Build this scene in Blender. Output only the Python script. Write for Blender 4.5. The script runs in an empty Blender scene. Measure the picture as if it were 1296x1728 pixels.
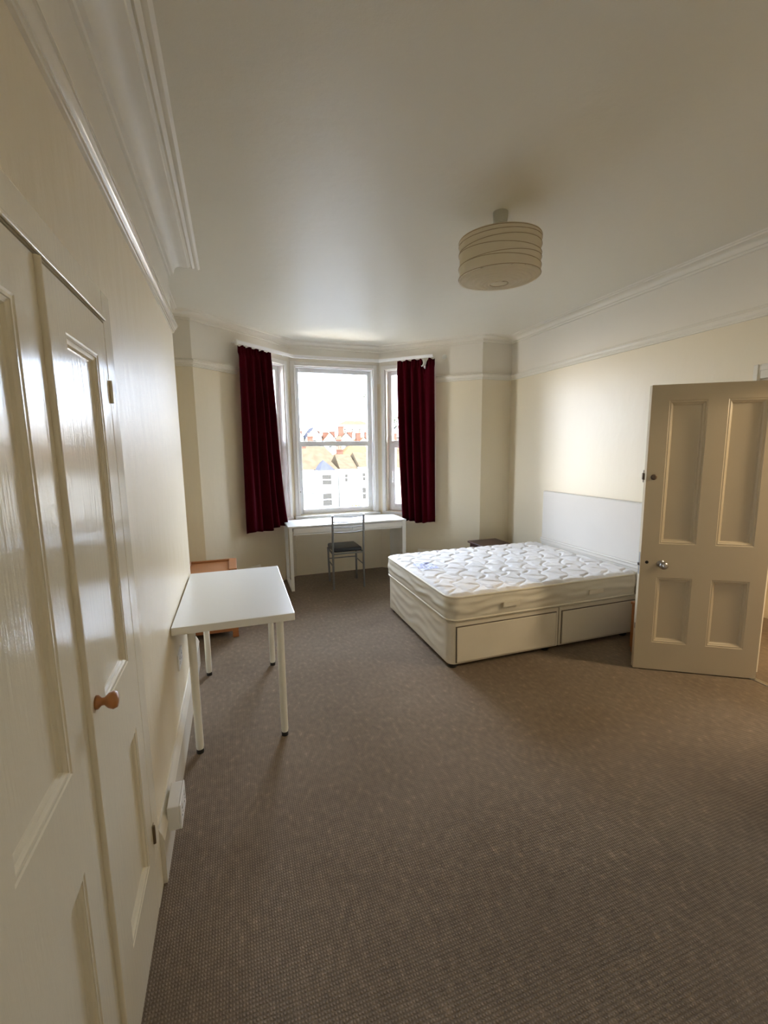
import bpy, bmesh, math, random
from mathutils import Vector, Matrix, noise
R = math.radians
C = bpy.context.scene.collection
S = bpy.context.scene

# ------------------------------------------------------------------ camera
yaw, pitch, roll, cam_h = 0.3268, 0.1408, -0.0127, 1.5938
fw = Vector((math.sin(yaw)*math.cos(pitch), math.cos(yaw)*math.cos(pitch), -math.sin(pitch)))
rt = Vector((math.cos(yaw), -math.sin(yaw), 0)); up = rt.cross(fw)
c_, s_ = math.cos(roll), math.sin(roll)
rt2 = rt*c_ + up*s_; up2 = -rt*s_ + up*c_
cd = bpy.data.cameras.new('camera'); cam = bpy.data.objects.new('camera', cd); C.objects.link(cam)
M = Matrix((rt2, up2, -fw)).transposed().to_4x4(); M.translation = Vector((0, 0, cam_h)); cam.matrix_world = M
cd.sensor_fit = 'HORIZONTAL'; cd.sensor_width = 36; cd.lens = 744.54/1296*36
cd.clip_start = 0.02; cd.clip_end = 2000
S.camera = cam

# ------------------------------------------------------------------ light and exposure
S.view_settings.view_transform = 'Standard'
S.view_settings.look = 'None'
S.view_settings.gamma = 1
S.view_settings.use_curve_mapping = False
S.view_settings.exposure = 1.95
S.cycles.max_bounces = 14; S.cycles.diffuse_bounces = 10; S.cycles.glossy_bounces = 5; S.cycles.transparent_max_bounces = 12
w = bpy.data.worlds.new('sky'); S.world = w; w.use_nodes = True
nt = w.node_tree; nt.nodes.clear()
wo = nt.nodes.new('ShaderNodeOutputWorld'); bg = nt.nodes.new('ShaderNodeBackground')
tc = nt.nodes.new('ShaderNodeTexCoord'); sx = nt.nodes.new('ShaderNodeSeparateXYZ'); rp = nt.nodes.new('ShaderNodeValToRGB')
rp.color_ramp.elements[0].position = 0.0; rp.color_ramp.elements[0].color = (0.80, 0.75, 0.69, 1)
rp.color_ramp.elements[1].position = 0.45; rp.color_ramp.elements[1].color = (0.70, 0.81, 1.0, 1)
e = rp.color_ramp.elements.new(0.10); e.color = (0.54, 0.64, 0.80, 1)
nt.links.new(tc.outputs['Generated'], sx.inputs[0]); nt.links.new(sx.outputs['Z'], rp.inputs[0])
nt.links.new(rp.outputs[0], bg.inputs['Color']); bg.inputs['Strength'].default_value = 10.5
nt.links.new(bg.outputs[0], wo.inputs[0])

def light(name, kind, loc, energy, color, **k):
    d = bpy.data.lights.new(name, kind); d.energy = energy; d.color = color
    o = bpy.data.objects.new(name, d); C.objects.link(o); o.location = loc
    for a, b in k.items(): setattr(d, a, b)
    return o
sun = light('sun', 'SUN', (0, -10, 30), 4.0, (1.0, 0.90, 0.74), angle=R(1))
sun.rotation_euler = Vector((-0.42, 0.80, -0.62)).to_track_quat('-Z', 'Y').to_euler()
# daylight from the landing beyond the doorway, and from an added fill window behind the camera
hl = light('landing_light', 'AREA', (4.15, 1.0, 2.2), 11, (1.0, 0.80, 0.54), shape='RECTANGLE', size=0.3, size_y=0.3)
hl.rotation_euler = Vector((-0.7, 0.1, -1.0)).to_track_quat('-Z', 'Y').to_euler()
WALL_OUT = 0.25

# ------------------------------------------------------------------ materials
def mat(name, col, rough=0.5, metal=0, spec=0.5, nscale=0, namp=0.0, bump=0, bscale=40, coat=0, coords='Object', bdist=0.002):
    m = bpy.data.materials.new(name); m.use_nodes = True
    nt = m.node_tree; b = nt.nodes['Principled BSDF']
    b.inputs['Base Color'].default_value = (*col, 1); b.inputs['Roughness'].default_value = rough
    b.inputs['Metallic'].default_value = metal; b.inputs['Specular IOR Level'].default_value = spec
    b.inputs['Coat Weight'].default_value = coat
    tc = nt.nodes.new('ShaderNodeTexCoord')
    if namp:
        n = nt.nodes.new('ShaderNodeTexNoise'); n.inputs['Scale'].default_value = nscale; n.inputs['Detail'].default_value = 4
        nt.links.new(tc.outputs[coords], n.inputs['Vector'])
        mx = nt.nodes.new('ShaderNodeMix'); mx.data_type = 'RGBA'
        mx.inputs[6].default_value = (*[c*(1-namp) for c in col], 1); mx.inputs[7].default_value = (*[min(1, c*(1+namp)) for c in col], 1)
        nt.links.new(n.outputs['Fac'], mx.inputs[0]); nt.links.new(mx.outputs[2], b.inputs['Base Color'])
    if bump:
        n = nt.nodes.new('ShaderNodeTexNoise'); n.inputs['Scale'].default_value = bscale; n.inputs['Detail'].default_value = 3
        nt.links.new(tc.outputs[coords], n.inputs['Vector'])
        bp = nt.nodes.new('ShaderNodeBump'); bp.inputs['Strength'].default_value = bump; bp.inputs['Distance'].default_value = bdist
        nt.links.new(n.outputs['Fac'], bp.inputs['Height']); nt.links.new(bp.outputs[0], b.inputs['Normal'])
    return m

def wall_paint(name, low, high, rough, spec, bump=0.5, streak=True):
    m = mat(name, low, rough, 0, spec)
    nt = m.node_tree; b = nt.nodes['Principled BSDF']
    g = nt.nodes.new('ShaderNodeNewGeometry'); sx = nt.nodes.new('ShaderNodeSeparateXYZ')
    nt.links.new(g.outputs['Position'], sx.inputs[0])
    gt = nt.nodes.new('ShaderNodeMath'); gt.operation = 'GREATER_THAN'; gt.inputs[1].default_value = 2.43
    nt.links.new(sx.outputs['Z'], gt.inputs[0])
    mx = nt.nodes.new('ShaderNodeMix'); mx.data_type = 'RGBA'
    mx.inputs[6].default_value = (*low, 1); mx.inputs[7].default_value = (*high, 1)
    nt.links.new(gt.outputs[0], mx.inputs[0]); nt.links.new(mx.outputs[2], b.inputs['Base Color'])
    # glossier below the rail than on the frieze
    mr = nt.nodes.new('ShaderNodeMapRange'); mr.inputs['To Min'].default_value = rough; mr.inputs['To Max'].default_value = 0.6
    nt.links.new(gt.outputs[0], mr.inputs['Value']); nt.links.new(mr.outputs[0], b.inputs['Roughness'])
    # roller stipple plus the slow unevenness of old plaster
    mp = nt.nodes.new('ShaderNodeMapping'); mp.inputs['Scale'].default_value = (1, 1, 0.35 if streak else 1)
    nt.links.new(g.outputs['Position'], mp.inputs[0])
    n1 = nt.nodes.new('ShaderNodeTexNoise'); n1.inputs['Scale'].default_value = 9; n1.inputs['Detail'].default_value = 5
    n2 = nt.nodes.new('ShaderNodeTexNoise'); n2.inputs['Scale'].default_value = 220
    nt.links.new(mp.outputs[0], n1.inputs['Vector']); nt.links.new(g.outputs['Position'], n2.inputs['Vector'])
    b1 = nt.nodes.new('ShaderNodeBump'); b1.inputs['Strength'].default_value = bump; b1.inputs['Distance'].default_value = 0.006
    b2 = nt.nodes.new('ShaderNodeBump'); b2.inputs['Strength'].default_value = 0.25; b2.inputs['Distance'].default_value = 0.001
    nt.links.new(n1.outputs['Fac'], b1.inputs['Height']); nt.links.new(n2.outputs['Fac'], b2.inputs['Height'])
    nt.links.new(b1.outputs[0], b2.inputs['Normal']); nt.links.new(b2.outputs[0], b.inputs['Normal'])
    return m

CREAM = (0.735, 0.655, 0.49); FRIEZE = (0.74, 0.70, 0.61)
m_wall = wall_paint('cream_wall_paint', CREAM, FRIEZE, 0.36, 0.5)
m_wall_l = wall_paint('cream_wall_paint_sheen', CREAM, FRIEZE, 0.38, 0.16, 1.0)
m_ceiling = wall_paint('ceiling_paint', (0.72, 0.685, 0.58), (0.72, 0.685, 0.58), 0.5, 0.22, 0.5, False)
m_ceiling.node_tree.nodes['Map Range'].inputs['To Max'].default_value = 0.42
m_trim = mat('white_gloss_trim', (0.76, 0.72, 0.62), 0.17, 0, 0.5, bump=0.15, bscale=30)
m_cornice = mat('cornice_plaster', (0.74, 0.70, 0.60), 0.55, bump=0.1, bscale=25)
m_gloss = mat('cream_gloss_paint', (0.74, 0.68, 0.53), 0.17, 0, 0.10, bump=0.25, bscale=14, bdist=0.003)
# brush drag runs down the cupboard doors
_nt = m_gloss.node_tree
for nd in list(_nt.nodes):
    if nd.type == 'TEX_NOISE':
        mp = _nt.nodes.new('ShaderNodeMapping'); mp.inputs['Scale'].default_value = (8, 8, 0.5)
        tc = [q for q in _nt.nodes if q.type == 'TEX_COORD'][0]
        _nt.links.new(tc.outputs['Object'], mp.inputs[0]); _nt.links.new(mp.outputs[0], nd.inputs['Vector'])
m_door = mat('cream_door_paint', (0.50, 0.42, 0.29), 0.38, 0, 0.5, bump=0.12, bscale=20)
m_upvc = mat('white_window_frame', (0.80, 0.80, 0.80), 0.3, 0, 0.5)
m_casing = mat('window_casing_paint', (0.78, 0.765, 0.72), 0.3, 0, 0.5, bump=0.1, bscale=20)
m_white = mat('white_laminate', (0.80, 0.80, 0.77), 0.28, 0, 0.5)
m_whitem = mat('white_lacquered_metal', (0.76, 0.76, 0.70), 0.35, 0, 0.5)
m_black = mat('black_rubber', (0.015, 0.014, 0.013), 0.6)
m_velvet = mat('maroon_velvet', (0.040, 0.0006, 0.0036), 0.9, 0, 0.04, nscale=6, namp=0.25)
m_velvet.node_tree.nodes['Principled BSDF'].inputs['Sheen Weight'].default_value = 0.02
m_velvet.node_tree.nodes['Principled BSDF'].inputs['Sheen Tint'].default_value = (0.5, 0.06, 0.12, 1)
m_velvet.node_tree.nodes['Principled BSDF'].inputs['Sheen Roughness'].default_value = 0.4
m_ticking = mat('white_mattress_ticking', (0.80, 0.78, 0.76), 0.8, 0, 0.2, bump=0.3, bscale=60)
m_side = mat('cream_mattress_border', (0.70, 0.66, 0.55), 0.75, 0, 0.2, nscale=5, namp=0.07, bump=0.2, bscale=50)
m_divan = mat('cream_divan_fabric', (0.72, 0.665, 0.545), 0.8, 0, 0.2, nscale=4, namp=0.08, bump=0.2, bscale=90)
m_piping = mat('mattress_piping', (0.74, 0.69, 0.56), 0.6)
m_headb = mat('off_white_headboard_fabric', (0.68, 0.64, 0.575), 0.6, 0, 0.3, nscale=3, namp=0.04)
m_pine = mat('pine_wood', (0.42, 0.185, 0.07), 0.45, 0, 0.4)
m_dark = mat('dark_mahogany_wood', (0.055, 0.02, 0.016), 0.35, 0, 0.5, nscale=12, namp=0.3)
m_chrome = mat('satin_chrome', (0.42, 0.41, 0.40), 0.28, 1.0)
m_grey_tube = mat('dull_silver_tube', (0.25, 0.25, 0.245), 0.4, 0.9)
m_seat = mat('charcoal_vinyl', (0.018, 0.022, 0.028), 0.35, 0, 0.5)
m_brass = mat('aged_brass', (0.28, 0.21, 0.13), 0.35, 1.0)
m_brown = mat('brown_painted_metal', (0.13, 0.085, 0.055), 0.45, 0.3)
m_orange = mat('varnished_pine_knob', (0.42, 0.17, 0.05), 0.3)
m_steel = mat('grey_steel_plate', (0.35, 0.36, 0.38), 0.4, 0.9)
m_socket = mat('white_socket_plastic', (0.80, 0.80, 0.79), 0.35)
m_keyhole = mat('dark_hole', (0.01, 0.008, 0.006), 0.8)
m_label = mat('blue_printed_label', (0.55, 0.60, 0.82), 0.6, 0, 0.3)

def wood(m, axis=(1, 12, 12), col2=(0.28, 0.105, 0.035)):
    nt = m.node_tree; b = nt.nodes['Principled BSDF']; tc = nt.nodes.new('ShaderNodeTexCoord')
    mp = nt.nodes.new('ShaderNodeMapping'); mp.inputs['Scale'].default_value = axis
    n = nt.nodes.new('ShaderNodeTexNoise'); n.inputs['Scale'].default_value = 5; n.inputs['Detail'].default_value = 6; n.inputs['Distortion'].default_value = 0.6
    mx = nt.nodes.new('ShaderNodeMix'); mx.data_type = 'RGBA'
    mx.inputs[6].default_value = b.inputs['Base Color'].default_value; mx.inputs[7].default_value = (*col2, 1)
    nt.links.new(tc.outputs['Object'], mp.inputs[0]); nt.links.new(mp.outputs[0], n.inputs['Vector'])
    nt.links.new(n.outputs['Fac'], mx.inputs[0]); nt.links.new(mx.outputs[2], b.inputs['Base Color'])
wood(m_pine)

def carpet():
    m = bpy.data.materials.new('brown_cord_carpet'); m.use_nodes = True
    nt = m.node_tree; b = nt.nodes['Principled BSDF']; L = nt.links.new
    b.inputs['Roughness'].default_value = 0.95; b.inputs['Specular IOR Level'].default_value = 0.1
    g = nt.nodes.new('ShaderNodeNewGeometry')
    def nz(scale, det, mapping=None):
        n = nt.nodes.new('ShaderNodeTexNoise'); n.inputs['Scale'].default_value = scale; n.inputs['Detail'].default_value = det
        if mapping:
            mp = nt.nodes.new('ShaderNodeMapping'); mp.inputs['Scale'].default_value = mapping
            L(g.outputs['Position'], mp.inputs[0]); L(mp.outputs[0], n.inputs['Vector'])
        else: L(g.outputs['Position'], n.inputs['Vector'])
        return n
    base = (0.205, 0.158, 0.112, 1)
    big = nz(1.3, 3); fl = nz(38, 5, (1, 0.6, 1)); fine = nz(260, 2)
    r1 = nt.nodes.new('ShaderNodeValToRGB')
    r1.color_ramp.elements[0].position = 0.30; r1.color_ramp.elements[0].color = (0.205, 0.157, 0.112, 1)
    r1.color_ramp.elements[1].position = 0.72; r1.color_ramp.elements[1].color = (0.258, 0.203, 0.149, 1)
    L(big.outputs['Fac'], r1.inputs[0])
    r2 = nt.nodes.new('ShaderNodeValToRGB')
    r2.color_ramp.elements[0].position = 0.35; r2.color_ramp.elements[0].color = (0.85, 0.85, 0.85, 1)
    r2.color_ramp.elements[1].position = 0.78; r2.color_ramp.elements[1].color = (1.4, 1.37, 1.34, 1)
    e = r2.color_ramp.elements.new(0.60); e.color = (1, 1, 1, 1)
    L(fl.outputs['Fac'], r2.inputs[0])
    mx = nt.nodes.new('ShaderNodeMix'); mx.data_type = 'RGBA'; mx.blend_type = 'MULTIPLY'; mx.inputs[0].default_value = 1
    L(r1.outputs[0], mx.inputs[6]); L(r2.outputs[0], mx.inputs[7])
    # loop rows
    wv = []
    for d, sc in (('X', 62), ('Y', 48)):
        wn = nt.nodes.new('ShaderNodeTexWave'); wn.wave_type = 'BANDS'; wn.bands_direction = d; wn.inputs['Scale'].default_value = sc*0.55
        wn.inputs['Distortion'].default_value = 1.2; wn.inputs['Detail'].default_value = 1; wn.inputs['Detail Scale'].default_value = 2
        L(g.outputs['Position'], wn.inputs['Vector']); wv.append(wn)
    mul = nt.nodes.new('ShaderNodeMath'); mul.operation = 'MULTIPLY'
    L(wv[0].outputs['Fac'], mul.inputs[0]); L(wv[1].outputs['Fac'], mul.inputs[1])
    mr = nt.nodes.new('ShaderNodeMapRange'); mr.inputs['To Min'].default_value = 0.86; mr.inputs['To Max'].default_value = 1.28
    L(mul.outputs[0], mr.inputs['Value'])
    mx2 = nt.nodes.new('ShaderNodeMix'); mx2.data_type = 'RGBA'; mx2.blend_type = 'MULTIPLY'; mx2.inputs[0].default_value = 1
    L(mx.outputs[2], mx2.inputs[6]); L(mr.outputs[0], mx2.inputs[7])
    L(mx2.outputs[2], b.inputs['Base Color'])
    ad = nt.nodes.new('ShaderNodeMath'); ad.operation = 'ADD'; L(mul.outputs[0], ad.inputs[0]); L(fine.outputs['Fac'], ad.inputs[1])
    bp = nt.nodes.new('ShaderNodeBump'); bp.inputs['Strength'].default_value = 0.6; bp.inputs['Distance'].default_value = 0.003
    L(ad.outputs[0], bp.inputs['Height']); L(bp.outputs[0], b.inputs['Normal'])
    return m
m_carpet = carpet()

def glass_mat():
    m = bpy.data.materials.new('window_glass'); m.use_nodes = True
    nt = m.node_tree; nt.nodes.clear(); L = nt.links.new
    o = nt.nodes.new('ShaderNodeOutputMaterial'); t = nt.nodes.new('ShaderNodeBsdfTransparent'); gl = nt.nodes.new('ShaderNodeBsdfGlossy')
    gl.inputs['Roughness'].default_value = 0.0; f = nt.nodes.new('ShaderNodeFresnel'); f.inputs[0].default_value = 1.3
    mx = nt.nodes.new('ShaderNodeMixShader'); L(f.outputs[0], mx.inputs[0]); L(t.outputs[0], mx.inputs[1]); L(gl.outputs[0], mx.inputs[2]); L(mx.outputs[0], o.inputs[0])
    return m
m_glass = glass_mat()

def paper_mat():
    m = bpy.data.materials.new('rice_paper'); m.use_nodes = True
    nt = m.node_tree; b = nt.nodes['Principled BSDF']; L = nt.links.new
    b.inputs['Base Color'].default_value = (0.80, 0.74, 0.60, 1); b.inputs['Roughness'].default_value = 0.9; b.inputs['Specular IOR Level'].default_value = 0.1
    tr = nt.nodes.new('ShaderNodeBsdfTranslucent'); tr.inputs[0].default_value = (0.80, 0.74, 0.60, 1)
    mx = nt.nodes.new('ShaderNodeMixShader'); mx.inputs[0].default_value = 0.42
    L(b.outputs[0], mx.inputs[1]); L(tr.outputs[0], mx.inputs[2]); L(mx.outputs[0], nt.nodes['Material Output'].inputs[0])
    n = nt.nodes.new('ShaderNodeTexNoise'); n.inputs['Scale'].default_value = 30; n.inputs['Detail'].default_value = 6
    bp = nt.nodes.new('ShaderNodeBump'); bp.inputs['Strength'].default_value = 0.35; bp.inputs['Distance'].default_value = 0.003
    tc = nt.nodes.new('ShaderNodeTexCoord'); L(tc.outputs['Object'], n.inputs['Vector'])
    L(n.outputs['Fac'], bp.inputs['Height']); L(bp.outputs[0], b.inputs['Normal'])
    return m
m_paper = paper_mat()
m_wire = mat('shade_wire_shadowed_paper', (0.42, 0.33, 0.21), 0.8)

# ------------------------------------------------------------------ mesh helpers
class MB:
    def __init__(s): s.v = []; s.f = []
    def box(s, x0, x1, y0, y1, z0, z1):
        b = len(s.v)
        s.v += [(x, y, z) for z in (z0, z1) for y in (y0, y1) for x in (x0, x1)]
        s.f += [tuple(b+i for i in q) for q in ((0, 2, 3, 1), (4, 5, 7, 6), (0, 1, 5, 4), (2, 6, 7, 3), (0, 4, 6, 2), (1, 3, 7, 5))]
        return s
    def obox(s, p, ex, ey, lx, ly, z0, z1):   # oriented box from corner p
        b = len(s.v); p = Vector(p); ex = Vector(ex); ey = Vector(ey)
        for z in (z0, z1):
            for j in (0, 1):
                for i in (0, 1):
                    q = p + ex*lx*i + ey*ly*j; s.v.append((q.x, q.y, z))
        s.f += [tuple(b+i for i in q) for q in ((0, 2, 3, 1), (4, 5, 7, 6), (0, 1, 5, 4), (2, 6, 7, 3), (0, 4, 6, 2), (1, 3, 7, 5))]
        return s
    def quad(s, *p):
        b = len(s.v); s.v += [tuple(q) for q in p]; s.f.append(tuple(range(b, b+len(p)))); return s
    def tube(s, pts, r, n=12, closed=False, cap=True):
        pts = [Vector(p) for p in pts]; b = len(s.v); N = len(pts)
        rs = r if isinstance(r, (list, tuple)) else [r]*N
        prev = None
        for i, p in enumerate(pts):
            if closed: t = pts[(i+1) % N]-pts[i-1]
            else: t = pts[min(i+1, N-1)]-pts[max(i-1, 0)]
            t.normalize()
            if prev is None:
                a = Vector((0, 0, 1)) if abs(t.z) < 0.9 else Vector((1, 0, 0)); u = t.cross(a).normalized()
            else: u = (prev-t*prev.dot(t)).normalized()
            prev = u; v = t.cross(u)
            for k in range(n):
                a = 2*math.pi*k/n; q = p+(u*math.cos(a)+v*math.sin(a))*rs[i]; s.v.append(tuple(q))
        for i in range(N if closed else N-1):
            j = (i+1) % N
            for k in range(n):
                s.f.append((b+i*n+k, b+i*n+(k+1) % n, b+j*n+(k+1) % n, b+j*n+k))
        if cap and not closed:
            s.f.append(tuple(b+k for k in range(n))[::-1]); s.f.append(tuple(b+(N-1)*n+k for k in range(n)))
        return s
    def lathe(s, prof, n=32, c=(0, 0, 0), axis='Z', cap=True):
        b = len(s.v)
        for r, h in prof:
            for k in range(n):
                a = 2*math.pi*k/n; x, y = r*math.cos(a), r*math.sin(a)
                q = {'Z': (x, y, h), 'Y': (x, h, y), 'X': (h, x, y)}[axis]
                s.v.append((q[0]+c[0], q[1]+c[1], q[2]+c[2]))
        for i in range(len(prof)-1):
            for k in range(n):
                s.f.append((b+i*n+k, b+i*n+(k+1) % n, b+(i+1)*n+(k+1) % n, b+(i+1)*n+k))
        if cap:
            s.f.append(tuple(b+k for k in range(n))[::-1]); s.f.append(tuple(b+(len(prof)-1)*n+k for k in range(n)))
        return s
    def sweep(s, path, prof, closed=False, inward=1):
        # path: 2D points; prof: list of (d, z), d measured to the right of travel (into the room)
        N = len(path); b = len(s.v); P = [Vector((p[0], p[1])) for p in path]
        for i in range(N):
            d0 = (P[i]-P[i-1]).normalized() if (i > 0 or closed) else None
            d1 = (P[(i+1) % N]-P[i]).normalized() if (i < N-1 or closed) else None
            if d0 is None: d0 = d1
            if d1 is None: d1 = d0
            n0 = Vector((d0.y, -d0.x)); n1 = Vector((d1.y, -d1.x)); m = (n0+n1); m = m/(m.length_squared/2) if m.length > 1e-6 else n0
            for d, z in prof:
                q = P[i]+m*d*inward; s.v.append((q.x, q.y, z))
        K = len(prof)
        for i in range(N if closed else N-1):
            j = (i+1) % N
            for k in range(K-1):
                s.f.append((b+i*K+k, b+j*K+k, b+j*K+k+1, b+i*K+k+1))
        if not closed:
            s.f.append(tuple(b+k for k in range(K))); s.f.append(tuple(b+(N-1)*K+k for k in range(K))[::-1])
        return s
    def vsweep(s, rect, prof, y0=0.0, ny=-1):
        # moulding round a rectangle in the local XZ plane; prof (t inwards, h out of the face)
        x0, x1, z0, z1 = rect; b = len(s.v); K = len(prof)
        for (cx, cz, sx_, sz) in ((x0, z0, 1, 1), (x1, z0, -1, 1), (x1, z1, -1, -1), (x0, z1, 1, -1)):
            for t, h in prof: s.v.append((cx+sx_*t, y0+ny*h, cz+sz*t))
        for i in range(4):
            j = (i+1) % 4
            for k in range(K-1): s.f.append((b+i*K+k, b+j*K+k, b+j*K+k+1, b+i*K+k+1))
        return s
    def grid(s, fn, nu, nv):
        b = len(s.v)
        for j in range(nv+1):
            for i in range(nu+1): s.v.append(tuple(fn(i/nu, j/nv)))
        for j in range(nv):
            for i in range(nu):
                a = b+j*(nu+1)+i; s.f.append((a, a+1, a+nu+2, a+nu+1))
        return s
    def build(s, name, m, parent=None, bevel=0, smooth=False, loc=None, seg=2, recalc=True):
        me = bpy.data.meshes.new(name); me.from_pydata(s.v, [], s.f); me.materials.append(m)
        if recalc:
            bm = bmesh.new(); bm.from_mesh(me); bmesh.ops.recalc_face_normals(bm, faces=bm.faces); bm.to_mesh(me); bm.free()
        o = bpy.data.objects.new(name, me); C.objects.link(o)
        if parent: o.parent = parent
        if loc: o.location = loc
        if bevel:
            bv = o.modifiers.new('bevel', 'BEVEL'); bv.width = bevel; bv.segments = seg; bv.limit_method = 'ANGLE'; bv.angle_limit = R(40)
        if smooth:
            me.shade_smooth()
            if smooth != 'all':
                me.set_sharp_from_angle(angle=R(40 if smooth is True else smooth))
        return o

def tag(o, label=None, cat=None, group=None, kind=None):
    if label: o['label'] = label
    if cat: o['category'] = cat
    if group: o['group'] = group
    if kind: o['kind'] = kind
    return o
def thing(name, label, cat, loc=(0, 0, 0), rz=0, group=None):
    o = bpy.data.objects.new(name, None); C.objects.link(o); o.empty_display_size = 0.1
    o.location = loc; o.rotation_euler = (0, 0, rz)
    return tag(o, label, cat, group)
def struct(o, label=None, cat=None): return tag(o, label, cat, None, 'structure')

# ------------------------------------------------------------------ room shell
WL, WR, YB, ZC = -0.339, 3.23, 4.69, 2.89
AX = -0.50                                # alcove side wall
YE = 3.43                                 # end of the chimney breast
REAR = -1.3
A = Vector((-0.31, YB)); B = Vector((0.70, 5.575)); Cc = Vector((1.85, 5.575)); D = Vector((2.83, YB))
HALLX = 4.6

struct(MB().box(-1.0, HALLX+0.3, REAR-0.3, 6.0, -0.12, 0.0).build('floor', m_carpet), 'brown cord carpet covering the whole floor', 'carpet')
# ceiling follows the room outline
cb = MB(); out = [(-0.75, REAR-0.2), (-0.75, YB+0.3), (A.x-0.1, YB+0.3), (B.x-0.12, B.y+0.28), (Cc.x+0.12, B.y+0.28), (D.x+0.1, YB+0.3), (HALLX+0.3, YB+0.3), (HALLX+0.3, REAR-0.2)]
n_ = len(out); cb.v = [(x, y, ZC) for x, y in out]+[(x, y, ZC+0.25) for x, y in out]
cb.f = [tuple(range(n_)), tuple(range(n_, 2*n_))]+[(i, (i+1) % n_, n_+(i+1) % n_, n_+i) for i in range(n_)]
struct(cb.build('ceiling', m_ceiling), 'off-white painted ceiling', 'ceiling')

def wall(name, p0, p1, t=WALL_OUT, opens=(), e0=0, e1=0, m=m_wall, label=None, z1=ZC+0.02):
    p0 = Vector(p0); p1 = Vector(p1); d = (p1-p0); Ln = d.length; d.normalize(); n = Vector((-d.y, d.x))
    mb = MB()
    ss = sorted({-e0, Ln+e1, *[o[0] for o in opens], *[o[1] for o in opens]})
    for a, b in zip(ss[:-1], ss[1:]):
        mid = (a+b)/2; zs = [(0-0.02, z1)]
        for o in opens:
            if o[0] < mid < o[1]:
                zs = ([(-0.02, o[2])] if o[2] > 0 else [])+[(o[3], z1)]
        for za, zb in zs:
            mb.obox(p0+d*a, d, n, b-a, t, za, zb)
    return struct(mb.build(name, m), label, 'wall')

lw = MB()
# left wall: shallow face layer with the cupboard opening, solid behind
ry0, ry1, rz0, rz1 = -0.95, -0.50, 1.05, 2.15  # opening cut for the added fill window
lw.box(WL-0.07, WL, REAR-0.2, ry0, -0.02, ZC+0.02).box(WL-0.07, WL, ry1, 0.49, -0.02, ZC+0.02).box(WL-0.07, WL, ry0, ry1, -0.02, rz0).box(WL-0.07, WL, ry0, ry1, rz1, ZC+0.02)
lw.box(WL-0.07, WL, 1.60, YE, -0.02, ZC+0.02).box(WL-0.07, WL, 0.49, 1.60, 2.045, ZC+0.02)
lw.box(WL-0.36, WL-0.07, REAR-0.2, ry0, -0.02, ZC+0.02).box(WL-0.36, WL-0.07, ry1, YE, -0.02, ZC+0.02).box(WL-0.36, WL-0.07, ry0, ry1, -0.02, rz0).box(WL-0.36, WL-0.07, ry0, ry1, rz1, ZC+0.02)
struct(lw.build('wall_left', m_wall_l), 'glossy cream left wall with white frieze', 'wall')
wall('wall_alcove', (AX, YE-0.1), (AX, YB), label='cream side wall of the shallow alcove', e1=0.2)
wall('wall_back_left', (AX, YB), A, t=0.4, label='narrow cream wall left of the bay', e0=0.2)
OP = (0.09, 0.72, 0.78, 2.64)
LS = (B-A).length; RS = (D-Cc).length
wall('wall_bay_left', A, B, opens=[(LS-OP[1], LS-OP[0], OP[2], OP[3])], e1=0.12, label='angled left wall of the bay with a window')
wall('wall_bay_centre', B, Cc, opens=[(0.06, 1.07, 0.78, 2.64)], e0=0.1, e1=0.1, label='centre wall of the bay with the large window')
wall('wall_bay_right', Cc, D, opens=[(OP[0], OP[1], OP[2], OP[3])], e0=0.12, label='angled right wall of the bay with a window')
wall('wall_back_right', D, (WR, YB), t=0.4, e1=0.25, label='narrow cream wall between the bay and the right wall')
wall('wall_right', (WR, YB), (WR, REAR), t=0.2, e0=0.2, e1=0.2, opens=[(YB-1.975, YB-1.08, 0, 2.02)], label='cream right wall behind the headboard, with the doorway')
wall('wall_rear', (WR+0.2, REAR), (WL-0.3, REAR), label='cream rear wall')
# landing beyond the doorway
wall('wall_landing_far', (WR+0.2, 2.6), (HALLX, 2.6), t=0.1, label='far wall of the landing')
wall('wall_landing_side', (HALLX, 2.7), (HALLX, -0.6), t=0.1, label='side wall of the landing')
wall('wall_landing_near', (HALLX+0.1, -0.5), (WR+0.2, -0.5), t=0.1, label='near wall of the landing')

# ---- mouldings
def rot2(v, a): return Vector((v.x*math.cos(a)-v.y*math.sin(a), v.x*math.sin(a)+v.y*math.cos(a)))
rail_prof = [(0, 2.395), (0.010, 2.397), (0.010, 2.408), (0.015, 2.410), (0.015, 2.418), (0.021, 2.422), (0.028, 2.434), (0.030, 2.442), (0.035, 2.443), (0.035, 2.451), (0.026, 2.454), (0.026, 2.461), (0.010, 2.466), (0, 2.468)]
dl = (B-A).normalized(); dr = (D-Cc).normalized()
LA = A+dl*(LS-0.80); RA = Cc+dr*0.76
struct(MB().sweep([(WL, REAR), (WL, YE), (AX, YE)], rail_prof).build('trim_1', m_trim, smooth=30), 'white picture rail along the left wall', 'picture rail')
struct(MB().sweep([(AX, YE), (AX, YB), A, LA], rail_prof).build('trim_2', m_trim, smooth=30), 'white picture rail from the alcove to the left curtain', 'picture rail')
struct(MB().sweep([RA, D, (WR, YB), (WR, REAR)], rail_prof).build('trim_3', m_trim, smooth=30), 'white picture rail from the right curtain along the right wall', 'picture rail')

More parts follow.
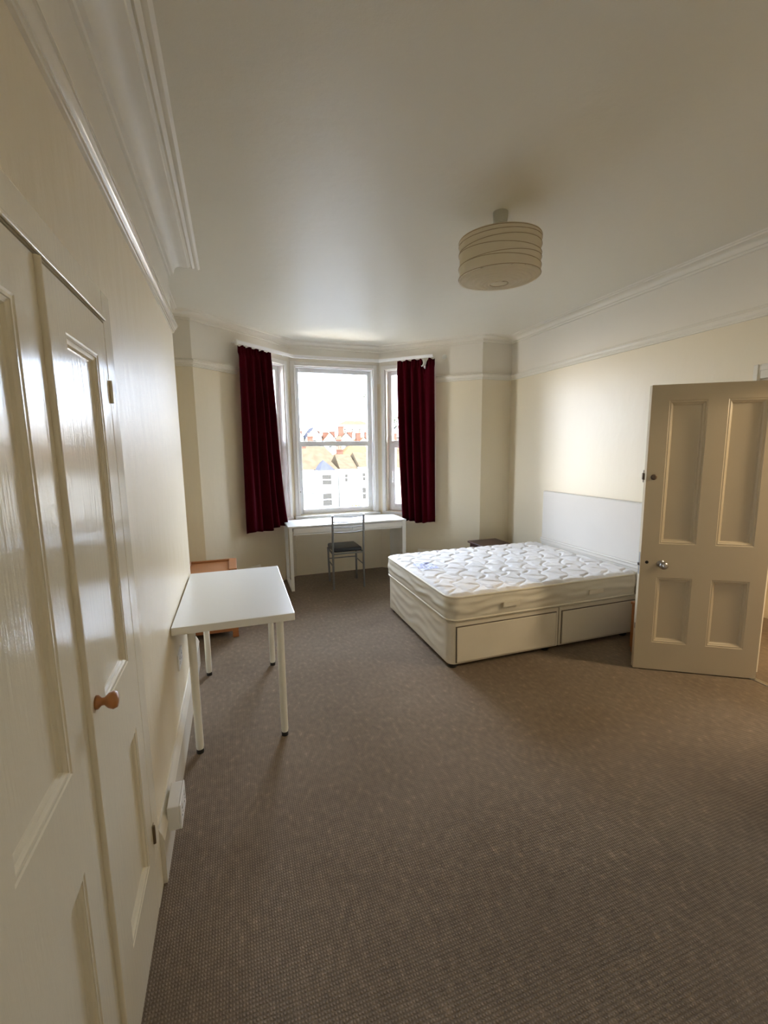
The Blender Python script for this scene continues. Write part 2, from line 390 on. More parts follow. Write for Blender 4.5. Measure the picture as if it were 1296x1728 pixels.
def cove(p, h, steps):
    pr = [(0, ZC-h)]
    for fr, fz in steps: pr.append((p*fr, ZC-h*(1-fz)))
    return pr
big = [(0, 0), (0.06, 0.02), (0.08, 0.13), (0.16, 0.17), (0.18, 0.27)]
for i in range(7):
    a = i/6*math.pi/2; big.append((0.18+0.40*(1-math.cos(a)), 0.27+0.52*math.sin(a)))
big += [(0.62, 0.80), (0.64, 0.86), (0.70, 0.90), (0.75, 0.86), (0.80, 0.90), (0.83, 0.95), (0.88, 0.92), (0.93, 0.92), (0.97, 0.97), (1.0, 1.0)]
small = [(0, 0), (0.10, 0.04), (0.14, 0.20), (0.22, 0.26)]
for i in range(6):
    a = i/5*math.pi/2; small.append((0.22+0.48*(1-math.cos(a)), 0.26+0.50*math.sin(a)))
small += [(0.76, 0.78), (0.80, 0.90), (0.92, 0.91), (1.0, 1.0)]
struct(MB().sweep([(WL, REAR), (WL, YE), (AX-0.02, YE)], cove(0.195, 0.13, big)).build('trim_4', m_cornice, smooth=35), 'deep fluted plaster cornice above the left wall', 'cornice')
struct(MB().sweep([(AX, YE), (AX, YB), A, B, Cc, D, (WR, YB), (WR, REAR)], cove(0.10, 0.075, small)).build('trim_5', m_cornice, smooth=35), 'slim plaster cornice round the bay and right wall', 'cornice')

def skirt(h, t=0.02): return [(0, 0), (t, 0), (t, h-0.055), (t+0.003, h-0.05), (t-0.002, h-0.035), (t-0.006, h-0.02), (t-0.012, h-0.01), (t-0.014, h), (0, h)]
struct(MB().sweep([(WL, 1.63), (WL, YE), (AX+0.02, YE)], skirt(0.225)).build('baseboard_left', m_trim, smooth=30), 'glossy white skirting board below the left wall', 'skirting board')
struct(MB().sweep([(AX, YE), (AX, YB), A, A+dl*0.72], skirt(0.30)).build('baseboard_alcove', m_trim, smooth=30), 'white skirting board round the alcove', 'skirting board')
struct(MB().sweep([D-dr*0.80, D, (WR, YB), (WR, 2.022)], skirt(0.30)).build('baseboard_right', m_trim, smooth=30), 'white skirting board behind the bed', 'skirting board')
struct(MB().sweep([(WR, 1.0), (WR, REAR)], skirt(0.225)).build('baseboard_right_near', m_trim, smooth=30), 'white skirting board nearest the camera on the right', 'skirting board')

# ------------------------------------------------------------------ windows
def window(name, p0, d, s0, s1, z0, z1, rail, side, label):
    """p0 = start corner, d = unit direction, the frame sits 0.08 outside the wall face"""
    n = Vector((-d.y, d.x))
    ang = math.atan2(d.y, d.x)
    root = thing(name, label, 'window', (p0.x, p0.y, 0), ang); root['kind'] = 'structure'
    f = 0.058; y0, y1 = 0.085, 0.15
    def ring(mb, a, b, za, zb, wd, ya, yb, bot=None):
        bot = bot or wd
        mb.box(a, a+wd, ya, yb, za, zb).box(b-wd, b, ya, yb, za, zb).box(a+wd, b-wd, ya, yb, zb-wd, zb).box(a+wd, b-wd, ya, yb, za, za+bot)
    mb = MB(); ring(mb, s0, s1, z0, z1, f, y0, y1)
    mb.box(s0+f, s1-f, y0, y1, rail[0], rail[1])
    mb.build('window_frame', m_upvc, root, 0.004)
    # inner reveal lining and bead
    rv = MB(); tk = 0.012
    rv.box(s0, s0+tk, 0.0, y0, z0, z1).box(s1-tk, s1, 0.0, y0, z0, z1).box(s0+tk, s1-tk, 0.0, y0, z1-tk, z1)
    rv.build('reveal_lining', m_casing, root)
    if side:   # lower part is an opening casement
        cs = MB(); ring(cs, s0+f-0.012, s1-f+0.012, z0+f-0.012, rail[0]+0.012, 0.055, y0-0.015, y1-0.01)
        cas = cs.build('casement_sash', m_upvc, root, 0.005)
        gz = (z0+f+0.04, rail[0]-0.04)
        MB().box(s0+f+0.04, s1-f-0.04, 0.115, 0.121, *gz).build('glass_pane', m_glass, root)
        hx = s0+f+0.012 if side > 0 else s1-f-0.012
        hm = MB().tube([(hx, y0-0.02, 1.165), (hx, y0-0.045, 1.17), (hx+0.006*side, y0-0.058, 1.185), (hx+0.012*side, y0-0.062, 1.24), (hx+0.01*side, y0-0.062, 1.31)], [0.010, 0.010, 0.010, 0.009, 0.008], 10)
        hm.box(hx-0.014, hx+0.014, y0-0.027, y0-0.013, 1.13, 1.21)
        hm.build('window_handle', m_white, root, 0.002, True)
    else:
        MB().box(s0+f-0.005, s1-f+0.005, 0.112, 0.118, z0+f-0.005, rail[0]+0.005).build('glass_pane', m_glass, root)
        bd = MB(); ring(bd, s0+f-0.004, s1-f+0.004, z0+f-0.004, rail[0]+0.004, 0.014, y0-0.008, y0+0.02)
        bd.build('glazing_bead', m_upvc, root, 0.003)
        MB().lathe([(0.009, 0), (0.009, 0.006), (0.005, 0.009)], 16, (s0+0.03, y0, 1.07), 'Y').build('frame_stud', m_brown, root, smooth=True).rotation_euler = (0, 0, 0)
    MB().box(s0+f-0.005, s1-f+0.005, 0.118, 0.124, rail[1]-0.005, z1-f+0.005).build('glass_pane', m_glass, root)
    # architrave on the room side
    ar = MB(); aw = 0.05
    a0, a1 = s0-aw, s1+aw
    ar.box(a0, s0, -0.012, 0.001, z0, z1+aw).box(s1, a1, -0.012, 0.001, z0, z1+aw).box(s0, s1, -0.012, 0.001, z1, z1+aw)
    ar.box(s0-0.012, s0, -0.020, -0.012, z0, z1+0.012).box(s1, s1+0.012, -0.020, -0.012, z0, z1+0.012).box(s0, s1, -0.020, -0.012, z1, z1+0.012)
    ar.build('window_architrave', m_casing, root, 0.003)
    MB().box(s0-0.055, s1+0.055, -0.016 if side else -0.06, 0.10, z0-0.032, z0).build('window_sill', m_casing, root, 0.006)
    return root
RAIL = (1.655, 1.707)
window('window_1', B, Vector((1, 0)), 0.065, 1.065, 0.775, 2.61, RAIL, 0, 'large white-framed centre window of the bay')
window('window_2', A, dl, LS-0.71, LS-0.09, 0.775, 2.60, RAIL, -1, 'narrow white window in the left side of the bay')
window('window_3', Cc, dr, 0.075, 0.71, 0.775, 2.60, RAIL, 1, 'narrow white window in the right side of the bay')
window('added_fill_window', Vector((WL, -1.3)), Vector((0, 1)), 0.35, 0.80, 1.05, 2.15, (1.58, 1.62), 0, 'added unseen window in the left wall behind the camera, for fill light')  # window added out of view to brighten the foreground
# light portals in the openings (guide the sampling of the sky only)
def portal(c, d, wd, z0, z1):
    n = Vector((-d.y, d.x)); P = Vector((c.x, c.y, (z0+z1)/2)) + Vector((n.x, n.y, 0))*0.2
    d_ = bpy.data.lights.new('window_portal', 'AREA'); d_.shape = 'RECTANGLE'; d_.size = wd; d_.size_y = z1-z0; d_.cycles.is_portal = True
    o = bpy.data.objects.new('window_portal', d_); C.objects.link(o); o.location = P
    o.rotation_euler = Vector((-n.x, -n.y, 0)).to_track_quat('-Z', 'Y').to_euler()
portal(Vector((WL-0.05, -0.725)), Vector((0, 1)), 0.44, 1.06, 2.14)  # portal of the added fill window
portal(B+Vector((1, 0))*0.565, Vector((1, 0)), 1.0, 0.78, 2.62)
portal(A+dl*(LS-0.40), dl, 0.62, 0.78, 2.62)
portal(Cc+dr*0.40, dr, 0.62, 0.78, 2.62)

# ------------------------------------------------------------------ doors
ogee = [(0.0, 0.0), (0.004, -0.002), (0.010, -0.002), (0.011, -0.004), (0.014, -0.006), (0.019, -0.008), (0.023, -0.014), (0.027, -0.015)]
def panelled(mb, w, h, t, panels, face_y=0.0, x0=0.0, z0=0.0, rec=0.015, mk=1.0):
    """door leaf: face at local y=0, thickness toward +y, recessed panels with ogee moulding"""
    xs = sorted({x0, x0+w, *[p[0] for p in panels], *[p[1] for p in panels]}); zs = sorted({z0, z0+h, *[p[2] for p in panels], *[p[3] for p in panels]})
    for a, b in zip(xs[:-1], xs[1:]):
        for c, d in zip(zs[:-1], zs[1:]):
            inside = any(p[0] <= a and b <= p[1] and p[2] <= c and d <= p[3] for p in panels)
            yf = rec if inside else 0
            mb.quad((a, yf, c), (b, yf, c), (b, yf, d), (a, yf, d))
            yb_ = t-rec if inside else t
            mb.quad((a, yb_, c), (a, yb_, d), (b, yb_, d), (b, yb_, c))
    mb.quad((x0, 0, z0), (x0, t, z0), (x0, t, z0+h), (x0, 0, z0+h)); mb.quad((x0+w, 0, z0), (x0+w, 0, z0+h), (x0+w, t, z0+h), (x0+w, t, z0))
    mb.quad((x0, 0, z0), (x0+w, 0, z0), (x0+w, t, z0), (x0, t, z0)); mb.quad((x0, 0, z0+h), (x0, t, z0+h), (x0+w, t, z0+h), (x0+w, 0, z0+h))
    for p in panels:
        og = [(a*mk, b*rec/0.015) for a, b in ogee]; mb.vsweep(p, og, 0.0, -1); mb.vsweep(p, og, t, 1)
    return mb

# open room door
th = -0.571
dr_root = thing('door_1', 'open cream four-panelled room door beside the bed', 'door', (2.66, 2.273, 0), th); dr_root['kind'] = 'structure'
P4 = [(0.108, 0.333, 0.925, 1.89), (0.447, 0.668, 0.925, 1.89), (0.108, 0.327, 0.21, 0.688), (0.442, 0.666, 0.21, 0.688)]
leaf = panelled(MB(), 0.758, 1.985, 0.046, P4, z0=0.008, rec=0.0205, mk=1.25).build('door_leaf', m_door, dr_root, recalc=False)
kn = MB().lathe([(0.026, 0), (0.026, -0.004), (0.020, -0.008), (0.010, -0.012), (0.009, -0.030), (0.016, -0.036), (0.025, -0.046), (0.0275, -0.058), (0.024, -0.068), (0.014, -0.074), (0.0, -0.076)], 32, (0.129, 0, 0.785), 'Y')
kn.build('door_knob', m_chrome, dr_root, smooth='all')['label'] = 'round satin chrome door knob'
kn = MB().lathe([(0.026, 0.046), (0.026, 0.050), (0.010, 0.052), (0.009, 0.070), (0.025, 0.086), (0.027, 0.098), (0.014, 0.114), (0.0, 0.116)], 24, (0.129, 0, 0.785), 'Y')
kn.build('door_knob', m_chrome, dr_root, smooth='all')
MB().lathe([(0.011, 0.0005), (0.011, -0.001), (0.0, -0.001)], 24, (0.041, 0, 0.792), 'Y').build('keyhole', m_keyhole, dr_root)
MB().lathe([(0.019, 0), (0.019, -0.004), (0.016, -0.007), (0.007, -0.008), (0.0, -0.006)], 28, (0.046, 0, 1.385), 'Y').build('lock_cylinder', m_brown, dr_root, smooth=True)
MB().box(-0.002, 0.0005, 0.010, 0.030, 0.70, 0.86).build('latch_plate', m_steel, dr_root)
MB().box(-0.012, -0.001, 0.014, 0.026, 0.765, 0.785).build('latch_bolt', m_steel, dr_root, 0.002)
MB().box(-0.002, 0.060, 0.046, 0.066, 1.345, 1.43).box(-0.012, 0.0, 0.036, 0.055, 1.365, 1.41).build('night_latch', m_brown, dr_root, 0.003)
MB().box(-0.001, 0.001, 0.012, 0.028, 0.30, 0.34).build('edge_mortise', m_brown, dr_root)
for hz in (0.25, 1.70):
    MB().tube([(0.764, 0.046, hz), (0.764, 0.046, hz+0.09)], 0.007, 10).build('hinge', m_steel, dr_root, smooth=True)
# door frame lining and architrave
fr = thing('trim_6', 'cream lining and architrave of the doorway', 'door frame', (WR, 1.975, 0)); fr['kind'] = 'structure'
j = MB(); j.box(0.0, 0.2, -0.03, 0.0, 0, 2.02).box(0.055, 0.2, -0.045, -0.03, 0, 1.99)
j.box(0.0, 0.2, -0.895, -0.865, 0, 2.02).box(0.055, 0.2, -0.865, -0.85, 0, 1.99)
j.box(0.0, 0.2, -0.865, -0.03, 1.995, 2.02)
j.build('door_lining', m_trim, fr, 0.002)
ar = MB()
for (a, b) in ((0.0, 0.042), (-0.93, -0.885)): ar.box(-0.02, 0.0, a, b, 0, 2.10).box(-0.028, -0.02, a+0.01, b-0.02, 0, 2.10)
ar.box(-0.02, 0.0, -0.885, 0.0, 2.01, 2.10).box(-0.028, -0.02, -0.885, 0.0, 2.06, 2.09)
ar.build('door_architrave', m_trim, fr, 0.003)
tag(MB().box(WR+0.05, WR+0.09, 1.11, 1.945, 0.0, 0.006).build('threshold_strip', m_chrome, None, 0.002), 'thin metal carpet strip across the doorway threshold', 'threshold strip')

# built-in cupboard on the left wall (local: x along the wall toward +y of the room, face toward the room)
cup = thing('built_in_cupboard', 'tall glossy cream cupboard with two panelled doors built into the left wall', 'cupboard', (WL+0.006, 0.0, 0), R(90))
# local x -> world +y ; local y -> world -x (into the wall)
fm = MB()
fm.box(0.46, 0.565, 0.0, 0.07, 0, 2.06).box(1.535, 1.625, 0.0, 0.07, 0, 2.06).box(0.565, 1.535, 0.0, 0.07, 1.972, 2.06)
fm.box(0.565, 1.535, -0.008, 0.0, 1.972, 1.984)
fm.build('cupboard_frame', m_gloss, cup, 0.003)
lf = panelled(MB(), 0.48, 1.955, 0.045, [(0.70, 0.945, 0.97, 1.86), (0.70, 0.945, 0.25, 0.75)], x0=0.57, z0=0.010).build('cupboard_door', m_gloss, cup, recalc=False)
rf_ = panelled(MB(), 0.466, 1.955, 0.045, [(1.19, 1.44, 0.97, 1.86), (1.20, 1.455, 0.25, 0.745)], x0=1.066, z0=0.010).build('cupboard_door', m_gloss, cup, recalc=False)
MB().tube([(1.058, -0.002, 0.010), (1.058, -0.002, 1.965)], 0.009, 12).build('meeting_bead', m_gloss, lf, smooth=True)
MB().lathe([(0.016, 0), (0.016, -0.005), (0.009, -0.012), (0.009, -0.018), (0.017, -0.026), (0.021, -0.036), (0.018, -0.044), (0.0, -0.047)], 28, (1.12, 0, 1.02), 'Y').build('cupboard_knob', m_orange, rf_, smooth='all')['label'] = 'round varnished wooden knob'
for hz in (0.26, 1.74):
    MB().tube([(1.5345, -0.004, hz), (1.5345, -0.004, hz+0.065)], 0.005, 10).box(1.535, 1.553, -0.0015, 0.0, hz, hz+0.065).build('hinge', m_brass if hz < 1 else m_gloss, rf_, smooth=True)
MB().box(0.46, 1.625, 0.003, 0.06, 0.0, 0.009).build('cupboard_plinth', m_gloss, cup)

# ------------------------------------------------------------------ white table by the left wall
tb = thing('dining_table', 'white rectangular table with round legs standing against the left wall', 'table', (-0.338, 2.285, 0), -0.0065)
MB().box(0.004, 0.604, 0, 1.03, 0.70, 0.74).build('table_top', m_white, tb, 0.003)
for (lx, ly) in ((0.085, 0.085), (0.53, 0.085), (0.085, 0.955), (0.53, 0.955)):
    lg = MB().lathe([(0.040, 0.7), (0.040, 0.694), (0.020, 0.69), (0.020, 0.04), (0.0175, 0.022)], 28, (lx, ly, 0)).build('leg', m_whitem, tb, smooth=True)
    MB().lathe([(0.0175, 0.024), (0.0185, 0.012), (0.0185, 0.0), ], 28, (lx, ly, 0)).build('foot_cap', m_black, lg, smooth=True)

# pine cabinet behind it in the alcove
pc = thing('pine_cabinet', 'small orange pine cabinet in the alcove behind the white table', 'cabinet', (-0.43, 3.86, 0))
b = MB().box(0.02, 0.375, 0.03, 0.36, 0.07, 0.575)
b.build('carcass', m_pine, pc, 0.003)
for lx in (0.0, 0.345):
    for ly in (0.0, 0.33): MB().box(lx, lx+0.05, ly, ly+0.05, 0, 0.575).build('leg', m_pine, pc, 0.004)
MB().box(0.05, 0.345, 0.008, 0.03, 0.055, 0.10).build('apron', m_pine, pc, 0.002)
MB().box(0.055, 0.34, 0.004, 0.029, 0.38, 0.56).build('drawer', m_pine, pc, 0.004)
MB().box(0.055, 0.34, 0.004, 0.029, 0.11, 0.37).build('cabinet_door', m_pine, pc, 0.004)
tp = MB().box(-0.01, 0.41, -0.01, 0.385, 0.575, 0.595)
tp.box(-0.01, 0.025, -0.01, 0.385, 0.595, 0.612).box(0.345, 0.41, -0.01, 0.385, 0.595, 0.612).box(0.025, 0.345, 0.36, 0.385, 0.595, 0.612)
tp.build('cabinet_top', m_pine, pc, 0.003)

# ------------------------------------------------------------------ desk under the window
dk = thing('desk', 'long white writing desk under the centre window', 'desk', (0.5406, 4.94, 0))
W_, D_ = 1.42, 0.495
MB().box(0, W_, 0, D_, 0.732, 0.75).build('desk_top', m_white, dk, 0.002)
MB().box(0.06, W_-0.06, 0.012, 0.03, 0.645, 0.662).box(0.06, W_-0.06, D_-0.03, D_-0.012, 0.645, 0.732).build('rail', m_white, dk, 0.002)
MB().box(0.062, 0.735, 0.006, 0.022, 0.664, 0.726).build('drawer', m_white, dk, 0.002)
MB().box(0.741, W_-0.052, 0.006, 0.022, 0.664, 0.726).build('drawer', m_white, dk, 0.002)
MB().box(0.07, W_-0.06, 0.03, D_-0.04, 0.66, 0.67).build('drawer_base', m_white, dk)
lg = MB().box(0.012, 0.048, 0.004, 0.030, 0.0, 0.732).box(0.012, 0.048, D_-0.034, D_-0.004, 0, 0.732).box(0.012, 0.048, 0.030, D_-0.034, 0.0, 0.03)
lg.build('leg_frame', m_white, dk, 0.002)
MB().box(W_-0.05, W_-0.005, 0.004, 0.044, 0.0, 0.732).box(W_-0.04, W_-0.015, 0.044, D_-0.004, 0.02, 0.732).build('side_panel', m_white, dk, 0.002)

# chair
ch = thing('desk_chair', 'silver tubular metal chair with black seat tucked at the white desk', 'chair', (1.02, 4.83, 0))
def tube_leg(pts, r=0.0125): return MB().tube(pts, r, 12)
W2 = 0.362
for x in (0, W2):
    lo = tube_leg([(x, 0.0, 0.0), (x, 0.01, 0.3), (x, 0.0, 0.55), (x, -0.02, 0.866)])
    lo.build('leg', m_grey_tube, ch, smooth=True)
    f_ = tube_leg([(x+(0.025 if x == 0 else 0.005), 0.36, 0.0), (x+(0.012 if x == 0 else 0.0), 0.345, 0.43)])
    f_.build('leg', m_grey_tube, ch, smooth=True)
for z in (0.850, 0.790, 0.730, 0.672):
    y = -0.02 if z > 0.8 else -0.012
    pts = [(x_, y-0.022*math.sin(math.pi*x_/W2), z-0.006*math.sin(math.pi*x_/W2)) for x_ in [W2*i/10 for i in range(11)]]
    MB().tube(pts, 0.0055, 8).build('back_rung', m_grey_tube, ch, smooth=True)
sf = MB().tube([(0, 0.01, 0.418), (W2, 0.01, 0.418)], 0.010, 10).tube([(0.01, 0.345, 0.418), (W2, 0.345, 0.418)], 0.010, 10).tube([(0, 0.01, 0.418), (0.01, 0.345, 0.418)], 0.010, 10).tube([(W2, 0.01, 0.418), (W2, 0.345, 0.418)], 0.010, 10)
sf.build('seat_frame', m_grey_tube, ch, smooth=True)
MB().tube([(0.012, 0.345, 0.29), (W2, 0.345, 0.29)], 0.007, 8).tube([(0, 0.01, 0.27), (0.016, 0.345, 0.27)], 0.007, 8).tube([(W2, 0.01, 0.27), (W2, 0.345, 0.27)], 0.007, 8).build('stretcher', m_grey_tube, ch, smooth=True)
MB().box(0.012, W2-0.012, 0.02, 0.375, 0.428, 0.478).build('seat', m_seat, ch, 0.02, True, seg=5)

# ------------------------------------------------------------------ curtain track and curtains
def off(P, dvec, o): n = Vector((dvec.y, -dvec.x)); return P+n*o
n_l = Vector((dl.y, -dl.x)); n_c = Vector((0, -1)); n_r = Vector((dr.y, -dr.x))
def bis(P, n0, n1, o): m = n0+n1; m = m/(m.length_squared/2); return P+m*o
def path(o, s0, s1): return [tuple(B-dl*s0+n_l*o), tuple(bis(B, n_l, n_c, o)), tuple(bis(Cc, n_c, n_r, o)), tuple(Cc+dr*s1+n_r*o)]
trk = thing('curtain_track', 'white curtain track following the three sides of the bay', 'curtain track', (0, 0, 0))
zt = 2.695
MB().sweep(path(0.105, 0.885, 0.75), [(0, zt-0.017), (0, zt+0.017), (0.018, zt+0.017), (0.018, zt-0.017), (0, zt-0.017)]).build('track_rail', m_upvc, trk, 0.003)
def brk(P, n):
    P = Vector(P); q = P+n*0.105
    MB().tube([(P.x, P.y, zt+0.01), (q.x, q.y, zt+0.01)], 0.006, 8).build('bracket', m_whitem, trk, smooth=True)
brk(B-dl*0.86, n_l); brk(B-dl*0.1, n_l); brk(B+Vector((0.55, 0)), n_c); brk(Cc+dr*0.1, n_r); brk(Cc+dr*0.72, n_r)
cap = MB(); q = B-dl*0.885+n_l*0.10; cap.obox((q.x, q.y), -dl, n_l, 0.02, 0.03, zt-0.03, zt+0.022)
cap.build('end_cap', m_whitem, trk, 0.003)
ros = Cc+dr*0.862+n_r*0.004
rm = MB().lathe([(0.030, 0.0), (0.030, 0.006), (0.022, 0.010), (0.012, 0.012), (0.010, 0.03), (0.0, 0.032)], 24).build('curtain_hook', m_whitem, None, smooth=True)
rm.location = (ros.x, ros.y, 2.69); rm.rotation_euler = Vector((n_r.x, n_r.y, 0)).to_track_quat('Z', 'Y').to_euler()
tag(rm, 'small round white wall hook right of the right curtain track', 'hook')

def curtain(name, label, P0, d, n, sa_t, sb_t, sa_b, sb_b, ztop, zbot, seed, folds=7, sag=None, lean=0.0, tail=0.0):
    rnd = random.Random(seed)
    root = thing(name, label, 'curtain', ((P0+d*(sa_t+sb_t)/2+n*0.12).x, (P0+d*(sa_t+sb_t)/2+n*0.12).y, 0))
    O2 = Vector((root.location.x, root.location.y))
    ph = [rnd.uniform(-0.5, 0.5) for _ in range(12)]
    def fn(u, v):
        z = zbot+(ztop-zbot)*v
        k = (1-v)
        t = k**1.5 if not lean else k
        s = (sa_t*(1-t)+sa_b*t)*(1-u)+(sb_t*(1-t)+sb_b*t)*u
        s += -tail*(k**6)*(1-u)**2
        fo = math.sin(2*math.pi*folds*u+ph[0]+0.8*math.sin(3*u+ph[1]+1.2*k))*(0.024+0.014*math.sin(5.1*u+ph[2]))*(0.45+0.55*min(1, k*3))
        fo += 0.014*math.sin(2*math.pi*folds*0.47*u+ph[3]+2*k)
        o = 0.092+fo+0.008*k
        if v > 0.955: o = 0.085+fo*0.5+0.010*math.sin(2*math.pi*folds*2.6*u)
        if sag:   # unhooked section at the heading
            g = math.exp(-((u-sag)/0.055)**2); z -= 0.11*g*max(0, (v-0.80)/0.20); o += 0.02*g*v
        dz = 0.012*math.sin(9*u+ph[4])*(1-v) + 0.008*math.sin(2*math.pi*folds*u)*(v > 0.97)
        if u > 0.93 or u < 0.05: z -= 0.006*v
        q = P0+d*s+n*o-O2
        return (q.x, q.y, z+dz)
    o = MB().grid(fn, 150, 60).build('curtain_drop', m_velvet, root, smooth='all', recalc=False)
    sol = o.modifiers.new('thickness', 'SOLIDIFY'); sol.thickness = 0.006; sol.offset = 0
    return root
cl = curtain('curtain', 'dark maroon velvet curtain left of the large window', B, -dl, n_l, 0.385, 0.855, 0.30, 0.865, 2.675, 0.70, 3, 5, tail=0.045)
cr = curtain('curtain', 'dark maroon velvet curtain right of the large window, unhooked near its top', Cc, dr, n_r, 0.285, 0.765, 0.355, 0.775, 2.672, 0.67, 8, 5, sag=0.74)
hk = MB().tube([(0, 0, 0.09), (0.004, -0.01, 0.05), (-0.012, -0.014, 0.02), (-0.03, -0.012, 0.0), (-0.036, -0.01, 0.008)], [0.007, 0.008, 0.008, 0.006, 0.004], 8).build('curtain_tape', m_whitem, cr, smooth=True)
pq = Cc+dr*0.64+n_r*0.125; hk.location = (pq.x-cr.location.x, pq.y-cr.location.y, 2.575)
hk['label'] = 'loose white heading tape'

# ------------------------------------------------------------------ bed
BX, BY, BL, BW = 1.408, 2.712, 1.765, 1.33
bed = thing('divan_bed', 'cream fabric double divan base with drawers, under the bare mattress', 'bed', (BX, BY, 0))
def rrect(x0, x1, y0, y1, r, n=8, corners=(1, 1, 1, 1)):
    pts = []
    for (cx, cy, a0, use) in ((x0, y0, 180, corners[0]), (x1, y0, 270, corners[1]), (x1, y1, 0, corners[2]), (x0, y1, 90, corners[3])):
        rr = r if use else 0.004
        ox = cx+(rr if cx == x0 else -rr); oy = cy+(rr if cy == y0 else -rr)
        for i in range(n+1):
            a = R(a0+90*i/n); pts.append((ox+rr*math.cos(a), oy+rr*math.sin(a)))
    return pts
def prism(mb, pts, z0, z1, zr=0.0):
    n = len(pts); b = len(mb.v)
    mb.v += [(x, y, z0) for x, y in pts]+[(x, y, z1) for x, y in pts]
    mb.f += [(b+i, b+(i+1) % n, b+n+(i+1) % n, b+n+i) for i in range(n)]+[tuple(range(b, b+n))[::-1], tuple(range(b+n, b+2*n))]
    return mb
SP = 0.955
def base_half(x0, x1, corners):
    mb = MB(); y0, y1 = 0.0, BW
    # body with the drawer recess on the near side: body is set back, a border stands round it
    prism(mb, rrect(x0, x1, y0+0.018, y1, 0.06, 8, corners), 0.03, 0.352)
    return mb
dv = prism(MB(), rrect(0, SP-0.004, 0.0, BW, 0.055, 8, (1, 0, 0, 1)), 0.03, 0.355).build('divan_base', m_divan, bed, 0.004, True)
dv2 = prism(MB(), rrect(SP+0.004, BL, 0.0, BW, 0.03, 8, (0, 1, 1, 0)), 0.03, 0.355).build('divan_base', m_divan, bed, 0.004, True)
# flat drawer fronts over dark sheets that paint the shade in their gaps
def drawer(x0, x1, par):
    z0, z1 = 0.045, 0.312
    MB().box(x0, x1, -0.010, -0.002, z0, z1).build('drawer', m_divan, par, 0.004, True)
    MB().box(x0-0.007, x1+0.007, -0.0016, -0.0002, z0-0.004, z1+0.007).build('drawer_gap_shade', m_shadowgap, par)
m_shadowgap = mat('gap_shade_colour', (0.16, 0.13, 0.10), 0.9)  # dark tone painted in for the shade around the drawers
drawer(0.055, 0.925, dv); drawer(0.985, BL-0.035, dv2)
# piping line at the top of the base
pp = [(x, y, 0.352) for x, y in rrect(-0.002, BL, -0.002, BW+0.002, 0.055, 8)]
MB().tube(pp, 0.005, 6, closed=True).build('piping', m_piping, bed, smooth='all')
# quilted foot panel: shallow waves
def foot(u, v):
    y = 0.06+(BW-0.12)*u; z = 0.045+0.295*v
    d = 0.0028*(0.5+0.5*math.sin(z*80+2.2*math.sin(y*9)+0.8*noise.noise((y*6, z*6, 2))))+0.004*noise.noise((y*5, z*14, 1))
    ed = min(1, min(u, 1-u)*14)*min(1, min(v, 1-v)*8)
    return (-0.002-d*ed, y, z)
MB().grid(foot, 90, 60).build('quilted_panel', m_divan, dv, smooth='all', recalc=False)
for (cx, cy) in ((0.07, 0.07), (0.07, BW-0.07), (SP-0.07, 0.07), (BL-0.08, 0.07), (BL-0.08, BW-0.07)):
    MB().lathe([(0.030, 0.0), (0.034, 0.008), (0.034, 0.028), (0.02, 0.034)], 20, (cx-0.025, cy-0.03, 0)).build('castor', m_black, bed, smooth=True)

mt = thing('mattress', 'bare white quilted double mattress lying on the divan base', 'mattress', (BX, BY, 0.358))
MH = 0.192
def quilt(x, y):
    # ogee lattice stitched lines
    a = (x+0.028*math.sin(y*2*math.pi/0.20))/0.205; b_ = (y+0.022*math.sin(x*2*math.pi/0.21))/0.205
    u1 = a+b_*0.75; v1 = a-b_*0.75
    d1 = abs(u1-round(u1)); d2 = abs(v1-round(v1))
    return min(1.0, min(d1, d2)*5.2)**0.5
def mheight(x, y):
    q = quilt(x, y)
    wr = 0.0045*noise.noise((x*14, y*5, 0.3))+0.004*noise.noise((x*30+y*9, y*22, 1.7))
    cen = 0.006*noise.noise((x*1.7, y*1.7, 4))
    return 0.0125*q+wr*0.9+cen
def shell(t_in, z):   # rounded-rectangle outline
    return rrect(-0.012+t_in, BL-0.01-t_in, -0.012+t_in, BW+0.012-t_in, max(0.02, 0.085-t_in), 10)
# side border
side = MB(); K = 26; base_out = rrect(-0.012, BL-0.01, -0.012, BW+0.012, 0.085, 10)
import itertools
def dense(pts, step=0.02):
    o = []; n = len(pts)
    for i in range(n):
        a = Vector(pts[i]); b2 = Vector(pts[(i+1) % n]); L_ = (b2-a).length; m_ = max(1, int(L_/step))
        for k in range(m_): o.append(a+(b2-a)*(k/m_))
    return o
DO = dense(base_out); nD = len(DO); ctr = Vector((BL/2, BW/2))
for kz in range(K+1):
    v = kz/K; z = 0.012+(MH-0.024)*v
    for i, p in enumerate(DO):
        pn = DO[(i+1) % nD]-DO[i-1]; nn = Vector((pn.y, -pn.x)).normalized()
        bul = 0.010*math.sin(math.pi*v)
        wv = 0.0032*math.sin(v*math.pi*5+2.6*noise.noise((p.x*3, p.y*3, 0))+0.9*math.sin((p.x+p.y)*13))*math.sin(math.pi*v)
        wv += 0.006*noise.noise((p.x*7, p.y*7, v*5))*math.sin(math.pi*v)
        q = p+nn*(bul+wv); side.v.append((q.x, q.y, z))
for kz in range(K):
    for i in range(nD):
        side.f.append((kz*nD+i, kz*nD+(i+1) % nD, (kz+1)*nD+(i+1) % nD, (kz+1)*nD+i))
side.f.append(tuple(range(nD))[::-1])
side.build('mattress_border', m_side, mt, smooth='all')
for z in (0.012, MH-0.010):
    MB().tube([(p.x, p.y, z) for p in DO], 0.0085, 8, closed=True).build('piping', m_piping, mt, smooth='all')
